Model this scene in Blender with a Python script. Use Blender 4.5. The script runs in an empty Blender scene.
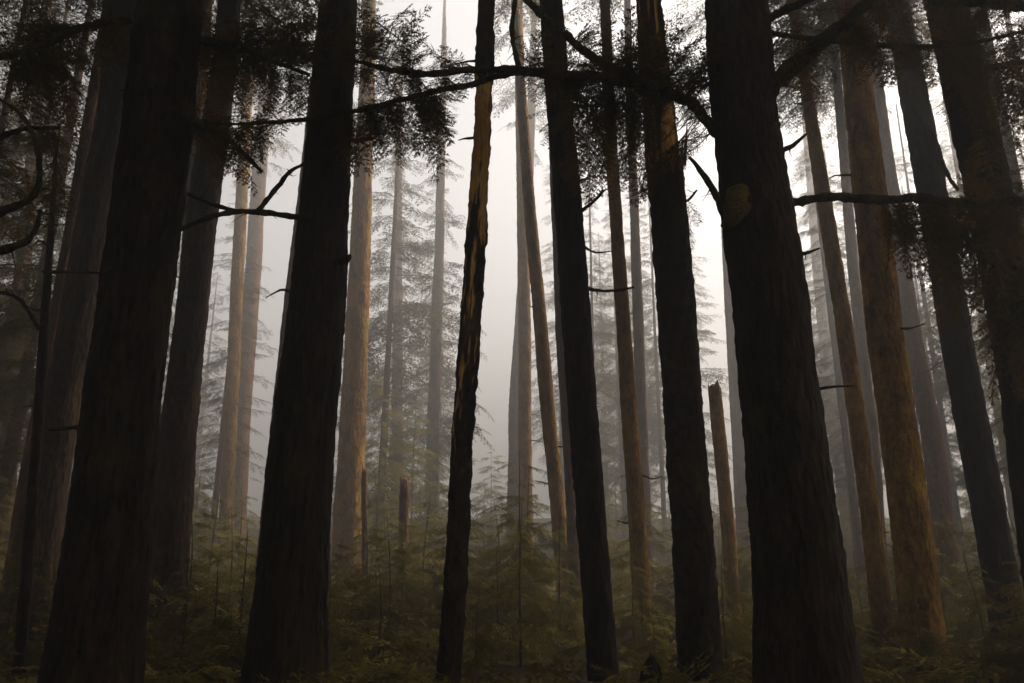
import bpy, math, random
import numpy as np
from mathutils import Vector, Matrix

random.seed(11)
RNG = np.random.default_rng(11)
SC = bpy.context.scene
COL = SC.collection

# ------------------------------------------------------------------ camera
F = 740.0                        # focal length in pixels at 1024 wide
PITCH = math.radians(15.0)
CAM_H = 1.6
ct, st = math.cos(PITCH), math.sin(PITCH)
cam_d = bpy.data.cameras.new('camera')
cam = bpy.data.objects.new('camera', cam_d)
COL.objects.link(cam)
cam.location = (0, 0, CAM_H)
cam.rotation_euler = (math.radians(90) + PITCH, 0, 0)
cam_d.sensor_width = 36.0
cam_d.lens = 36.0 * F / 1024.0
cam_d.clip_end = 1000.0
cam_d.clip_start = 0.05
SC.camera = cam


def ray(x, y, D):
    """world point seen at pixel x, y whose distance ahead (world Y) is D, and metres per pixel there"""
    u = (x - 512.0) / F
    v = (341.5 - y) / F
    t = D / (ct - v * st)
    return np.array([u * t, D, CAM_H + t * (st + v * ct)]), t / F


# ------------------------------------------------------------------ noise
_perm = np.random.default_rng(3).random(4096)


def vnoise(p):
    """value noise in 0..1 for an (N,3) array"""
    i = np.floor(p).astype(np.int64)
    f = p - i
    f = f * f * (3 - 2 * f)
    out = 0
    for dx in (0, 1):
        wx = f[:, 0] if dx else 1 - f[:, 0]
        for dy in (0, 1):
            wy = f[:, 1] if dy else 1 - f[:, 1]
            for dz in (0, 1):
                wz = f[:, 2] if dz else 1 - f[:, 2]
                h = ((i[:, 0] + dx) * 73856093) ^ ((i[:, 1] + dy) * 19349663) ^ ((i[:, 2] + dz) * 83492791)
                out = out + wx * wy * wz * _perm[h & 4095]
    return out


def fbm(p, o=3):
    s, a, n = 0, 1.0, 0
    for k in range(o):
        s = s + a * vnoise(p * 2 ** k + 17.3 * k)
        n += a
        a *= 0.5
    return s / n


def ground_z(x, y):
    x = np.atleast_1d(np.asarray(x, float))
    y = np.atleast_1d(np.asarray(y, float))
    p = np.stack([x * 0.16, y * 0.16, np.zeros_like(x)], 1)
    n = (fbm(p, 3) - 0.5) * 0.7
    s = np.clip((y - 14) / 46, 0, 1)
    rise = 3.2 * s * s * (3 - 2 * s)
    d = np.hypot(x, y)
    return n * np.clip(d / 6, 0.25, 1) + rise


def gz(x, y):
    return float(ground_z([x], [y])[0])


# ------------------------------------------------------------------ object helpers
def mesh_quads(name, V):
    """V: (N,4,3) separate quads"""
    n = len(V)
    me = bpy.data.meshes.new(name)
    me.vertices.add(n * 4)
    me.vertices.foreach_set('co', V.reshape(-1).astype(np.float32))
    me.loops.add(n * 4)
    me.loops.foreach_set('vertex_index', np.arange(n * 4, dtype=np.int32))
    me.polygons.add(n)
    me.polygons.foreach_set('loop_start', np.arange(0, n * 4, 4, dtype=np.int32))
    me.update(calc_edges=True)
    return me


def mesh_faces(name, V, Fq, smooth=True):
    me = bpy.data.meshes.new(name)
    me.from_pydata([tuple(v) for v in V], [], [tuple(int(a) for a in f) for f in Fq])
    if smooth:
        me.polygons.foreach_set('use_smooth', np.ones(len(me.polygons), bool))
    me.update()
    return me


def link(name, me, mat=None, parent=None):
    o = bpy.data.objects.new(name, me)
    COL.objects.link(o)
    if mat is not None and len(me.materials) == 0:
        me.materials.append(mat)
    if parent is not None:
        o.parent = parent
    return o


def thing(name, label, cat, loc, group=None):
    o = bpy.data.objects.new(name, None)
    o.empty_display_size = 0.3
    COL.objects.link(o)
    o.location = tuple(loc)
    o['label'] = label
    o['category'] = cat
    if group:
        o['group'] = group
    return o


def copy_tree(o, loc, rotz, scale, parent=None):
    c = o.copy()
    COL.objects.link(c)
    if parent is None:
        c.location = tuple(loc)
        c.rotation_euler = (0, 0, rotz)
        c.scale = (scale,) * 3
    else:
        c.parent = parent
    for ch in list(o.children):
        copy_tree(ch, None, None, None, c)
    return c


# ------------------------------------------------------------------ materials
def nodes_of(name):
    m = bpy.data.materials.new(name)
    m.use_nodes = True
    nt = m.node_tree
    nt.nodes.clear()
    out = nt.nodes.new('ShaderNodeOutputMaterial')
    return m, nt, out


def N(nt, t, **kw):
    n = nt.nodes.new(t)
    for k, v in kw.items():
        setattr(n, k, v)
    return n


def ramp(nt, stops):
    r = N(nt, 'ShaderNodeValToRGB')
    e = r.color_ramp.elements
    while len(e) < len(stops):
        e.new(0.5)
    for i, (p, c) in enumerate(stops):
        e[i].position = p
        e[i].color = (*c, 1) if len(c) == 3 else c
    return r


def noise_node(nt, vec, scale, detail=3.0, rough=0.55):
    n = N(nt, 'ShaderNodeTexNoise')
    n.inputs['Scale'].default_value = scale
    n.inputs['Detail'].default_value = detail
    n.inputs['Roughness'].default_value = rough
    nt.links.new(vec, n.inputs['Vector'])
    return n


def bark_material(name, dark, light, moss, moss_amt, stretch=0.3, scale=20.0, bare=None):
    m, nt, out = nodes_of(name)
    L = nt.links.new
    tc = N(nt, 'ShaderNodeTexCoord')
    mp = N(nt, 'ShaderNodeMapping')
    mp.inputs['Scale'].default_value = (1, 1, stretch)
    L(tc.outputs['Object'], mp.inputs['Vector'])
    n1 = noise_node(nt, mp.outputs[0], scale, 5, 0.6)
    vo = N(nt, 'ShaderNodeTexVoronoi')
    vo.inputs['Scale'].default_value = scale * 0.8
    L(mp.outputs[0], vo.inputs['Vector'])
    r1 = ramp(nt, [(0.32, dark), (0.7, light)])
    L(n1.outputs['Fac'], r1.inputs[0])
    mp6 = N(nt, 'ShaderNodeMapping')
    mp6.inputs['Scale'].default_value = (1, 1, 0.35)
    L(tc.outputs['Object'], mp6.inputs['Vector'])
    n6 = noise_node(nt, mp6.outputs[0], 4.5, 6, 0.7)
    r6 = ramp(nt, [(0.36, (0.35, 0.35, 0.35)), (0.62, (1.1, 1.1, 1.1))])
    L(n6.outputs['Fac'], r6.inputs[0])
    n2 = noise_node(nt, tc.outputs['Object'], 2.3, 5, 0.65)
    n2.noise_dimensions = '3D'
    r2 = ramp(nt, [(0.62 - moss_amt * 0.35, (0, 0, 0)), (0.74 - moss_amt * 0.35, (1, 1, 1))])
    L(n2.outputs['Fac'], r2.inputs[0])
    n3 = noise_node(nt, tc.outputs['Object'], 38, 2)
    rm = ramp(nt, [(0.3, tuple(c * 0.45 for c in moss)), (0.7, moss)])
    L(n3.outputs['Fac'], rm.inputs[0])
    mx = N(nt, 'ShaderNodeMix', data_type='RGBA')
    L(r2.outputs[0], mx.inputs[0])
    L(r1.outputs[0], mx.inputs[6])
    L(rm.outputs[0], mx.inputs[7])
    m6 = N(nt, 'ShaderNodeMix', data_type='RGBA', blend_type='MULTIPLY')
    m6.inputs[0].default_value = 1.0
    L(mx.outputs[2], m6.inputs[6])
    L(r6.outputs[0], m6.inputs[7])
    col = m6.outputs[2]
    if bare is not None:
        at = N(nt, 'ShaderNodeAttribute', attribute_name='bare')
        mp2 = N(nt, 'ShaderNodeMapping')
        mp2.inputs['Scale'].default_value = (1, 1, 0.06)
        L(tc.outputs['Object'], mp2.inputs['Vector'])
        n4 = noise_node(nt, mp2.outputs[0], 60, 4)
        rb = ramp(nt, [(0.3, tuple(c * 0.55 for c in bare)), (0.65, bare)])
        L(n4.outputs['Fac'], rb.inputs[0])
        mb = N(nt, 'ShaderNodeMix', data_type='RGBA')
        L(at.outputs['Fac'], mb.inputs[0])
        L(col, mb.inputs[6])
        L(rb.outputs[0], mb.inputs[7])
        col = mb.outputs[2]
    n5 = noise_node(nt, tc.outputs['Object'], 30, 3, 0.7)
    r5 = ramp(nt, [(0.66, (0, 0, 0)), (0.72, (0.8, 0.8, 0.8))])
    L(n5.outputs['Fac'], r5.inputs[0])
    ml = N(nt, 'ShaderNodeMix', data_type='RGBA')
    L(r5.outputs[0], ml.inputs[0])
    L(col, ml.inputs[6])
    ml.inputs[7].default_value = (*[min(1, c * 2.2 + .03) for c in light], 1)
    col = ml.outputs[2]
    b = N(nt, 'ShaderNodeBsdfPrincipled')
    b.inputs['Roughness'].default_value = 0.9
    b.inputs['Specular IOR Level'].default_value = 0.15
    L(col, b.inputs['Base Color'])
    bp = N(nt, 'ShaderNodeBump')
    bp.inputs['Strength'].default_value = 1.0
    bp.inputs['Distance'].default_value = 0.03
    ad = N(nt, 'ShaderNodeMath', operation='ADD')
    L(n1.outputs['Fac'], ad.inputs[0])
    L(vo.outputs['Distance'], ad.inputs[1])
    L(ad.outputs[0], bp.inputs['Height'])
    L(bp.outputs[0], b.inputs['Normal'])
    L(b.outputs[0], out.inputs['Surface'])
    return m


def leaf_material(name, c0, c1, trans):
    m, nt, out = nodes_of(name)
    L = nt.links.new
    tc = N(nt, 'ShaderNodeTexCoord')
    n = noise_node(nt, tc.outputs['Object'], 1.7, 4, 0.7)
    r = ramp(nt, [(0.35, c0), (0.68, c1)])
    L(n.outputs['Fac'], r.inputs[0])
    oi = N(nt, 'ShaderNodeObjectInfo')
    mr = N(nt, 'ShaderNodeMapRange')
    mr.inputs['To Min'].default_value = 0.6
    mr.inputs['To Max'].default_value = 1.35
    L(oi.outputs['Random'], mr.inputs['Value'])
    hv = N(nt, 'ShaderNodeHueSaturation')
    L(r.outputs[0], hv.inputs['Color'])
    L(mr.outputs[0], hv.inputs['Value'])
    d = N(nt, 'ShaderNodeBsdfDiffuse')
    L(hv.outputs[0], d.inputs['Color'])
    t = N(nt, 'ShaderNodeBsdfTranslucent')
    t.inputs['Color'].default_value = (*trans, 1)
    mx = N(nt, 'ShaderNodeMixShader')
    mx.inputs[0].default_value = 0.4
    L(d.outputs[0], mx.inputs[1])
    L(t.outputs[0], mx.inputs[2])
    L(mx.outputs[0], out.inputs['Surface'])
    return m


M = {}
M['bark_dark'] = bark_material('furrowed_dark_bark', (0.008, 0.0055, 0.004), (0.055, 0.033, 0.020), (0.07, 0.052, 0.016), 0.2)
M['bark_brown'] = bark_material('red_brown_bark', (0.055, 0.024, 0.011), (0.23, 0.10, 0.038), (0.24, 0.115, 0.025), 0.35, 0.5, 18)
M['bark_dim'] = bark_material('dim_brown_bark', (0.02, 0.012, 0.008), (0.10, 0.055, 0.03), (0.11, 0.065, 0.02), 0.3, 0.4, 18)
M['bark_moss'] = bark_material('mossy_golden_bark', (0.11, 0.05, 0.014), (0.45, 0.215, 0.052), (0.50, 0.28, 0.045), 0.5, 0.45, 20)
M['bark_scaly'] = bark_material('scaly_bark', (0.009, 0.006, 0.004), (0.065, 0.038, 0.022), (0.09, 0.062, 0.02), 0.3, 0.7, 16, bare=(0.95, 0.52, 0.14))
M['splinter'] = bark_material('bare_splintered_wood', (0.45, 0.26, 0.09), (0.85, 0.55, 0.2), (0.7, 0.45, 0.15), 0.1, 0.1, 60)
M['moss'] = bark_material('green_gold_moss', (0.05, 0.036, 0.008), (0.19, 0.13, 0.03), (0.23, 0.17, 0.035), 0.5, 1.0, 60)
M['limb'] = bark_material('mossy_limb_bark', (0.018, 0.013, 0.008), (0.07, 0.05, 0.03), (0.10, 0.085, 0.022), 0.55, 0.8, 30)
M['leaf_near'] = leaf_material('hemlock_needles', (0.022, 0.020, 0.008), (0.060, 0.048, 0.016), (0.22, 0.13, 0.028))
M['leaf_far'] = leaf_material('distant_hemlock_needles', (0.035, 0.033, 0.016), (0.075, 0.062, 0.026), (0.10, 0.08, 0.025))
M['leaf_low'] = leaf_material('understory_needles', (0.030, 0.027, 0.009), (0.155, 0.125, 0.032), (0.30, 0.24, 0.06))


def ground_material():
    m, nt, out = nodes_of('forest_floor')
    L = nt.links.new
    tc = N(nt, 'ShaderNodeTexCoord')
    n = noise_node(nt, tc.outputs['Object'], 1.1, 8, 0.7)
    r = ramp(nt, [(0.3, (0.022, 0.015, 0.009)), (0.52, (0.06, 0.045, 0.02)), (0.7, (0.06, 0.06, 0.018))])
    L(n.outputs['Fac'], r.inputs[0])
    b = N(nt, 'ShaderNodeBsdfPrincipled')
    b.inputs['Roughness'].default_value = 1
    b.inputs['Specular IOR Level'].default_value = 0.05
    L(r.outputs[0], b.inputs['Base Color'])
    n2 = noise_node(nt, tc.outputs['Object'], 9, 6, 0.7)
    bp = N(nt, 'ShaderNodeBump')
    bp.inputs['Strength'].default_value = 0.9
    bp.inputs['Distance'].default_value = 0.08
    L(n2.outputs['Fac'], bp.inputs['Height'])
    L(bp.outputs[0], b.inputs['Normal'])
    L(b.outputs[0], out.inputs['Surface'])
    return m


# ------------------------------------------------------------------ foliage
def unit_frond(rng, n_tw, n_leaf, leafL, leafW, width, sag=0.16):
    """one flat hemlock spray, axis along +X from 0 to 1, side along Y, Z up; returns (K,4,3) quads"""
    Q = []

    def strip(a, b, w, nrm):
        d = b - a
        s = np.cross(nrm, d)
        ln = np.linalg.norm(s) + 1e-9
        s = s / ln * w
        mid = a + d * 0.33
        Q.append((a, mid + s, b, mid - s))

    up = np.array([0, 0, 1.0])

    def axis(s):
        return np.array([s, 0.03 * math.sin(5 * s), -sag * s * s])
    prev = axis(0)
    for k in range(1, 7):
        nx = axis(k / 6)
        d = nx - prev
        Q.append((prev - [0, .006, 0], prev + [0, .006, 0], nx + [0, .004, 0], nx - [0, .004, 0]))
        Q.append((prev - [0, 0, .006], prev + [0, 0, .006], nx + [0, 0, .004], nx - [0, 0, .004]))
        prev = nx
    for k in range(n_tw):
        s = 0.08 + 0.9 * (k + rng.uniform(-.3, .3)) / n_tw
        if rng.random() < 0.12:
            continue
        base = axis(s)
        sg = 1 if k % 2 else -1
        ln = width * (1 - s) ** 0.65 * min(1, 0.45 + s * 2.2) * rng.uniform(0.55, 1.15)
        a = math.radians(rng.uniform(42, 66))
        d = np.array([math.cos(a), sg * math.sin(a), rng.uniform(-.22, .12)])
        d /= np.linalg.norm(d)
        tip = base + d * ln - up * ln * rng.uniform(.08, .35)
        strip(base, tip, leafW * 0.6, up + rng.normal(0, .3, 3))
        m = max(2, int(n_leaf * (0.35 + ln / width)))
        side = np.cross(up, d)
        for j in range(m):
            q = (j + rng.uniform(0.1, .9)) / m
            p = base + (tip - base) * q
            for sd in (1, -1):
                if rng.random() < 0.1:
                    continue
                a2 = math.radians(rng.uniform(30, 60))
                dd = d * math.cos(a2) + side * sd * math.sin(a2) + up * rng.uniform(-.35, .15)
                l2 = leafL * (1.05 - 0.5 * q) * rng.uniform(.6, 1.2)
                nrm = up + rng.normal(0, .45, 3)
                strip(p, p + dd * l2, leafW * rng.uniform(.7, 1.2), nrm)
        strip(tip - d * 0.01, tip + d * leafL * .8 - up * leafL * .2, leafW, up)
    return np.array(Q, float)


_r = np.random.default_rng(5)
FINE = [unit_frond(_r, 24, 8, 0.062, 0.0095, 0.36, _r.uniform(.1, .3)) for _ in range(10)]
MID = [unit_frond(_r, 16, 5, 0.12, 0.017, 0.42, _r.uniform(.1, .3)) for _ in range(8)]
COARSE = [unit_frond(_r, 11, 3, 0.17, 0.036, 0.42, _r.uniform(.15, .35)) for _ in range(8)]


def place(lib, A, B, rng, roll=0.0, wscale=1.0):
    q = lib[rng.integers(len(lib))]
    T = B - A
    Ln = np.linalg.norm(T)
    T = T / Ln
    S = np.cross([0, 0, 1.0], T)
    if np.linalg.norm(S) < 1e-3:
        S = np.array([0, 1.0, 0])
    S /= np.linalg.norm(S)
    Nn = np.cross(T, S)
    c, s = math.cos(roll), math.sin(roll)
    S2, N2 = S * c + Nn * s, Nn * c - S * s
    v = q.reshape(-1, 3) * Ln
    out = A + v[:, :1] * T + v[:, 1:2] * S2 * wscale + v[:, 2:3] * N2
    return out.reshape(-1, 4, 3)


def unit_bough(rng, lib, n, spray):
    """a long bough: sprays set alternately along a drooping axis of length 1"""
    parts = []
    pos = lambda s: np.array([s, 0.05 * math.sin(4 * s), -0.14 * s * s])
    prev = pos(0)
    for k in range(1, 6):
        nx = pos(k / 5)
        for o in (np.array([0, .006, 0]), np.array([0, 0, .006])):
            parts.append(np.array([(prev - o, prev + o, nx + o * .6, nx - o * .6)]))
        prev = nx
    for k in range(n):
        s = 0.12 + 0.88 * (k + rng.uniform(0, .6)) / n
        sg = 1 if k % 2 else -1
        a = math.radians(rng.uniform(25, 65)) * (1 if k < n - 1 else .15)
        d = np.array([math.cos(a), sg * math.sin(a), -rng.uniform(.05, .45)])
        d /= np.linalg.norm(d)
        A = pos(s)
        parts.append(place(lib, A, A + d * spray * rng.uniform(.65, 1.15) * (1.15 - .45 * s), rng, rng.normal(0, .35), rng.uniform(.9, 1.3)))
    return np.concatenate(parts)


SPRAY = [unit_frond(_r, 10, 3, 0.16, 0.024, 0.46, _r.uniform(.15, .35)) for _ in range(8)]
SPRAYF = [unit_frond(_r, 14, 5, 0.10, 0.0125, 0.42, _r.uniform(.15, .35)) for _ in range(8)]
SPRAYU = [unit_frond(_r, 14, 5, 0.11, 0.021, 0.46, _r.uniform(.15, .35)) for _ in range(8)]
BOUGHU = [unit_bough(_r, SPRAYU, 12, 0.34) for _ in range(8)]      # young trees
BOUGH = [unit_bough(_r, SPRAY, 9, 0.42) for _ in range(8)]       # seen through mist
BOUGHN = [unit_bough(_r, SPRAYF, 14, 0.30) for _ in range(8)]    # seen close by


def crown_mesh(name, z0, H, R, step, per, lib, rng, droop=0.25, gappy=0.15, shape=0.75, fork=True, split=None):
    """boughs in loose whorls; above the height split[0] the boughs are those of split[1]"""
    parts = []
    z = z0
    while z < H - 0.3:
        k = (z - z0) / (H - z0)
        Rz = R * (1 - k) ** shape * min(1.0, 0.5 + 3 * k)
        lb = split[1] if split and z > split[0] else lib
        for j in range(per):
            if rng.random() < gappy:
                continue
            az = rng.uniform(0, 2 * math.pi)
            ln = max(0.25 * R, Rz * rng.uniform(0.5, 1.12))
            zz = max(z0, z + rng.uniform(-1.3, 1.3) * step)
            el = 0.22 * k - droop * rng.uniform(0.2, 1.2)
            A = np.array([0, 0, zz]) + 0.05 * np.array([math.cos(az), math.sin(az), 0])
            d = np.array([math.cos(az), math.sin(az), el])
            B = A + d * ln
            parts.append(place(lb, A, B, rng, rng.normal(0, .3), rng.uniform(.7, 1.1)))
            if ln > 2.2 and fork and (lb is MID or lb is COARSE):
                for sg in (-1, 1):
                    az2 = az + sg * rng.uniform(.3, .6)
                    A2 = A + (B - A) * rng.uniform(.15, .4)
                    B2 = A2 + np.array([math.cos(az2), math.sin(az2), el - .15]) * ln * rng.uniform(.4, .65)
                    parts.append(place(lb, A2, B2, rng, rng.normal(0, .35), rng.uniform(.8, 1.1)))
        z += step
    return mesh_quads(name, np.concatenate(parts))


# ------------------------------------------------------------------ wood
def tube_arrays(P, R, seg=8, rough=0.0, seed=0.0, cap=True):
    P = np.asarray(P, float)
    R = np.asarray(R, float)
    n = len(P)
    V, Fq = [], []
    ang = np.linspace(0, 2 * math.pi, seg, endpoint=False)
    ref = np.array([0.0, 1.0, 0.1])
    for i in range(n):
        T = P[min(i + 1, n - 1)] - P[max(i - 1, 0)]
        T /= np.linalg.norm(T) + 1e-9
        a = np.cross(T, ref)
        if np.linalg.norm(a) < .05:
            a = np.cross(T, [1.0, 0, 0])
        a /= np.linalg.norm(a)
        b = np.cross(T, a)
        ring = np.outer(np.cos(ang), a) + np.outer(np.sin(ang), b)
        rr = R[i]
        if rough:
            q = P[i] * 15 + ring * 0.9 + seed
            rr = R[i] * (1 + rough * (fbm(q, 2) - .5) * 2)[:, None]
        V.append(P[i] + ring * rr)
    V = np.concatenate(V)
    for i in range(n - 1):
        for j in range(seg):
            k = (j + 1) % seg
            Fq.append((i * seg + j, i * seg + k, (i + 1) * seg + k, (i + 1) * seg + j))
    if cap:
        Fq.append(tuple(range(seg))[::-1])
        Fq.append(tuple((n - 1) * seg + j for j in range(seg)))
    return V, Fq


def smooth_path(P, R, step):
    """Catmull-Rom through the points"""
    P = np.asarray(P, float)
    R = np.asarray(R, float)
    Q = np.concatenate([[2 * P[0] - P[1]], P, [2 * P[-1] - P[-2]]])
    S = np.concatenate([[R[0]], R, [R[-1]]])
    op, orr = [], []
    for i in range(1, len(Q) - 2):
        m = max(2, int(np.linalg.norm(Q[i + 1] - Q[i]) / step))
        for k in range(m):
            t = k / m
            def cr(a, b, c, d):
                return 0.5 * (2 * b + (c - a) * t + (2 * a - 5 * b + 4 * c - d) * t * t + (3 * b - a - 3 * c + d) * t ** 3)
            op.append(cr(Q[i - 1], Q[i], Q[i + 1], Q[i + 2]))
            orr.append(S[i] * (1 - t) + S[i + 1] * t)
    op.append(P[-1])
    orr.append(R[-1])
    return np.array(op), np.array(orr)


def trunk_arrays(ctrl, rad, seg, step, zfine, furrow, lump, seed, flare=0.45, jag=0.0, scaly=0.0):
    """ctrl: (n,3) axis points with rising z, rad: radii; rings along z; displaced bark"""
    z = ctrl[:, 2]
    zs = list(np.arange(z[0], min(zfine, z[-1]), step))
    zz = zs[-1] if zs else z[0]
    while zz < z[-1]:
        zs.append(zz)
        zz += max(step, 0.5)
    zs.append(z[-1])
    zs = np.unique(np.array(zs))
    ax = np.stack([np.interp(zs, z, ctrl[:, 0]), np.interp(zs, z, ctrl[:, 1]), zs], 1)
    # slow wander of the axis
    wob = np.stack([zs * 0.35 + seed, np.full_like(zs, seed * 1.7), zs * 0], 1)
    r = np.interp(zs, z, rad)
    ax[:, 0] += (fbm(wob, 2) - .5) * r * 0.35
    ax[:, 1] += (fbm(wob + 9.1, 2) - .5) * r * 0.35
    n = len(zs)
    ang = np.linspace(0, 2 * math.pi, seg, endpoint=False)
    A, Z = np.meshgrid(ang, zs)
    Rr = np.repeat(r[:, None], seg, 1)
    h = Z - z[0]
    lobes = 0.6 + 0.4 * np.sin(A * 5 + seed + 0.6 * np.sin(A * 2))
    Rr = Rr * (1 + flare * np.exp(-h / (0.35 + r[0])) * lobes)
    q = np.stack([np.cos(A) * 1.1 + seed, np.sin(A) * 1.1, Z * 0.9], 2).reshape(-1, 3)
    Rr = Rr + ((fbm(q, 3) - .5) * 2 * lump).reshape(n, seg) * Rr
    rm = max(r.max(), .05)
    q = np.stack([np.cos(A) * rm * 16 + seed, np.sin(A) * rm * 16, Z * 2.6 + np.sin(A * 3 + seed) * .6], 2).reshape(-1, 3)
    rid = 1 - np.abs(fbm(q, 2) * 2 - 1) * 2
    Rr = Rr - (np.clip(rid, 0, 1) * furrow).reshape(n, seg)
    q = np.stack([np.cos(A) * rm * 30 + seed, np.sin(A) * rm * 30, Z * 14], 2).reshape(-1, 3)
    Rr = Rr + ((fbm(q, 2) - .5) * 2 * min(.018, rm * .085)).reshape(n, seg)
    if scaly:
        q = np.stack([np.cos(A) * rm * 22 + seed, np.sin(A) * rm * 22, Z * 9], 2).reshape(-1, 3)
        Rr = Rr + ((np.round(fbm(q, 2) * 7) / 7 - .5) * 2 * scaly).reshape(n, seg)
    X = ax[:, 0:1] + np.cos(A) * Rr
    Y = ax[:, 1:2] + np.sin(A) * Rr
    if jag:
        q = np.stack([np.cos(ang) * 2.2 + seed, np.sin(ang) * 2.2, ang * 0], 1)
        tooth = (vnoise(q * 2.5) - .35) * jag
        k = np.clip((Z - (z[-1] - 0.25)) / 0.25, 0, 1)
        Z = Z + k * tooth[None, :]
    V = np.stack([X, Y, Z], 2).reshape(-1, 3)
    idx = np.arange(n * seg).reshape(n, seg)
    a = idx[:-1]
    b = idx[1:]
    Fq = np.stack([a, np.roll(a, -1, 1), np.roll(b, -1, 1), b], 2).reshape(-1, 4)
    top = tuple(idx[-1])
    return V, [tuple(f) for f in Fq] + [top], (A.reshape(-1), Z.reshape(-1))


CROWNS = {}


def get_crown(kind):
    if kind in CROWNS:
        return CROWNS[kind]
    base, var = kind.rsplit('_', 1)
    rng = np.random.default_rng(abs(hash_str(kind)) % 100000)
    if base == 'near':            # broad dense crowns high overhead
        me = crown_mesh('crown', 12.0, 27, 5.0, 0.36, 6, BOUGHN, rng, 0.2, 0.05, split=(18.5, COARSE))
    elif base == 'tall':
        me = crown_mesh('crown', 14.5, 29, 5.2, 0.36, 6, BOUGHN, rng, 0.1, 0.05, split=(19.5, COARSE))
    elif base == 'mid':
        me = crown_mesh('crown', 19.5, 32, 2.8, 0.6, 3, BOUGH, rng, 0.3, .3)
    elif base == 'leafy':         # the same, seen from nearby
        me = crown_mesh('crown', 3.5, 22, 3.0, 0.42, 4, BOUGHN, rng, 0.35, 0.15)
    elif base == 'low':           # sparse boughs well down the stem
        me = crown_mesh('crown', 3.5, 24, 3.2, 0.45, 4, BOUGH, rng, 0.35, 0.2)
    else:                         # far
        me = crown_mesh('crown', 5.0, 26, 3.4, 0.5, 4, BOUGH, rng, 0.35, 0.2)
    CROWNS[kind] = me
    return me


def hash_str(s):
    h = 7
    for ch in s:
        h = (h * 31 + ord(ch)) & 0x7fffffff
    return h


TREES = {}


def tree(key, label, D, rows, H, mat, crown=None, name='conifer', seg=32, step=0.1, furrow=0.008, lump=0.06,
         flare=0.3, scaly=0.0, snag=False, stubs=None, leaf='leaf_far', bare=None, cat='tree', group=None):
    pts, rad = [], []
    for (y, x, w) in rows:
        p, mpp = ray(x, y, D)
        pts.append(p)
        rad.append(w * 0.5 * mpp)
    pts, rad = np.array(pts), np.array(rad)
    # down to the ground
    d = (pts[1] - pts[0]) / (pts[1][2] - pts[0][2])
    g = gz(pts[0][0], D) - 0.25
    if pts[0][2] > g:
        b = pts[0] + d * (g - pts[0][2])
        pts = np.vstack([b, pts])
        rad = np.concatenate([[rad[0]], rad])
    else:
        b = pts[0].copy()
        b[0] += d[0] * (g - b[2])
        b[2] = g
        keep = pts[:, 2] > g + .2
        pts = np.vstack([b, pts[keep]])
        rad = np.concatenate([[rad[0]], rad[keep]])
    if not snag:
        d = (pts[-1] - pts[-2]) / (pts[-1][2] - pts[-2][2])
        zt = pts[0][2] + H
        m = (zt + pts[-1][2]) / 2
        e1 = pts[-1] + d * (m - pts[-1][2])
        e2 = pts[-1] + d * (zt - pts[-1][2])
        e2[0] = e1[0] + (e2[0] - e1[0]) * 0.8
        pts = np.vstack([pts, e1, e2])
        rad = np.concatenate([rad, [rad[-1] * 0.62, 0.03]])
    base = pts[0].copy()
    loc = base + np.array([0, 0, 0.25])
    root = thing(name, label, cat, loc, group)
    ctrl = pts - loc
    seed = (hash_str(key) % 997) * 0.37
    zf = D * 0.95 + 2.0
    V, Fq, (A, Z) = trunk_arrays(ctrl, rad, seg, step, zf, furrow, lump, seed, flare, (0.3 if D == 13.5 else 1.0) if snag else 0, scaly)
    me = mesh_faces('trunk', V, Fq)
    if bare is not None:
        val = bare(A, Z, V, loc)
        at = me.attributes.new('bare', 'FLOAT', 'POINT')
        at.data.foreach_set('value', val.astype(np.float32))
        # the peeled places lie a bark's thickness deeper
        cx = np.interp(Z, ctrl[:, 2], ctrl[:, 0])
        cy = np.interp(Z, ctrl[:, 2], ctrl[:, 1])
        co = V.copy()
        k = 1 - 0.14 * val
        co[:, 0] = cx + (V[:, 0] - cx) * k
        co[:, 1] = cy + (V[:, 1] - cy) * k
        me.vertices.foreach_set('co', co.reshape(-1).astype(np.float32))
    link('trunk', me, M[mat], root)
    if crown:
        cm = get_crown(crown)
        c = link('crown', cm, M[leaf], root)
        up = Vector(ctrl[-1] - ctrl[1]).normalized()
        c.rotation_euler = Vector((0, 0, 1)).rotation_difference(up).to_euler()
        # keep the crown's axis on the stem
        off = np.array(ctrl[-1]) - np.array(up) * np.linalg.norm(ctrl[-1])
        c.location = tuple(off * 0.9)
    rng = np.random.default_rng(hash_str(key))
    if stubs is None:
        stubs = 0 if snag or D > 30 else 2
    for k in range(stubs):
        zz = rng.uniform(0.3 if H < 10 else 1.5, 0.8 * D + 1) if H > 10 else rng.uniform(.2, .8) * H
        r = np.interp(zz, ctrl[:, 2], rad)
        c0 = np.array([np.interp(zz, ctrl[:, 2], ctrl[:, 0]), np.interp(zz, ctrl[:, 2], ctrl[:, 1]), zz])
        az = rng.choice([0, math.pi]) + rng.normal(0, .7)
        ln = rng.uniform(0.1, 0.4)
        dirv = np.array([math.cos(az), math.sin(az), rng.uniform(-.3, .5)])
        P = [c0 + dirv * r * 0.7, c0 + dirv * (r + ln * .5) + rng.normal(0, .03, 3), c0 + dirv * (r + ln) + rng.normal(0, .05, 3)]
        pp, rr = smooth_path(P, [0.024, 0.014, 0.006], 0.04)
        v, f = tube_arrays(pp, rr, 6, 0.5, seed)
        link('dead_branch', mesh_faces('dead_branch', v, f), M['limb'], root)
    TREES[key] = dict(root=root, loc=loc, ctrl=ctrl, rad=rad, D=D)
    return root


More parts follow.
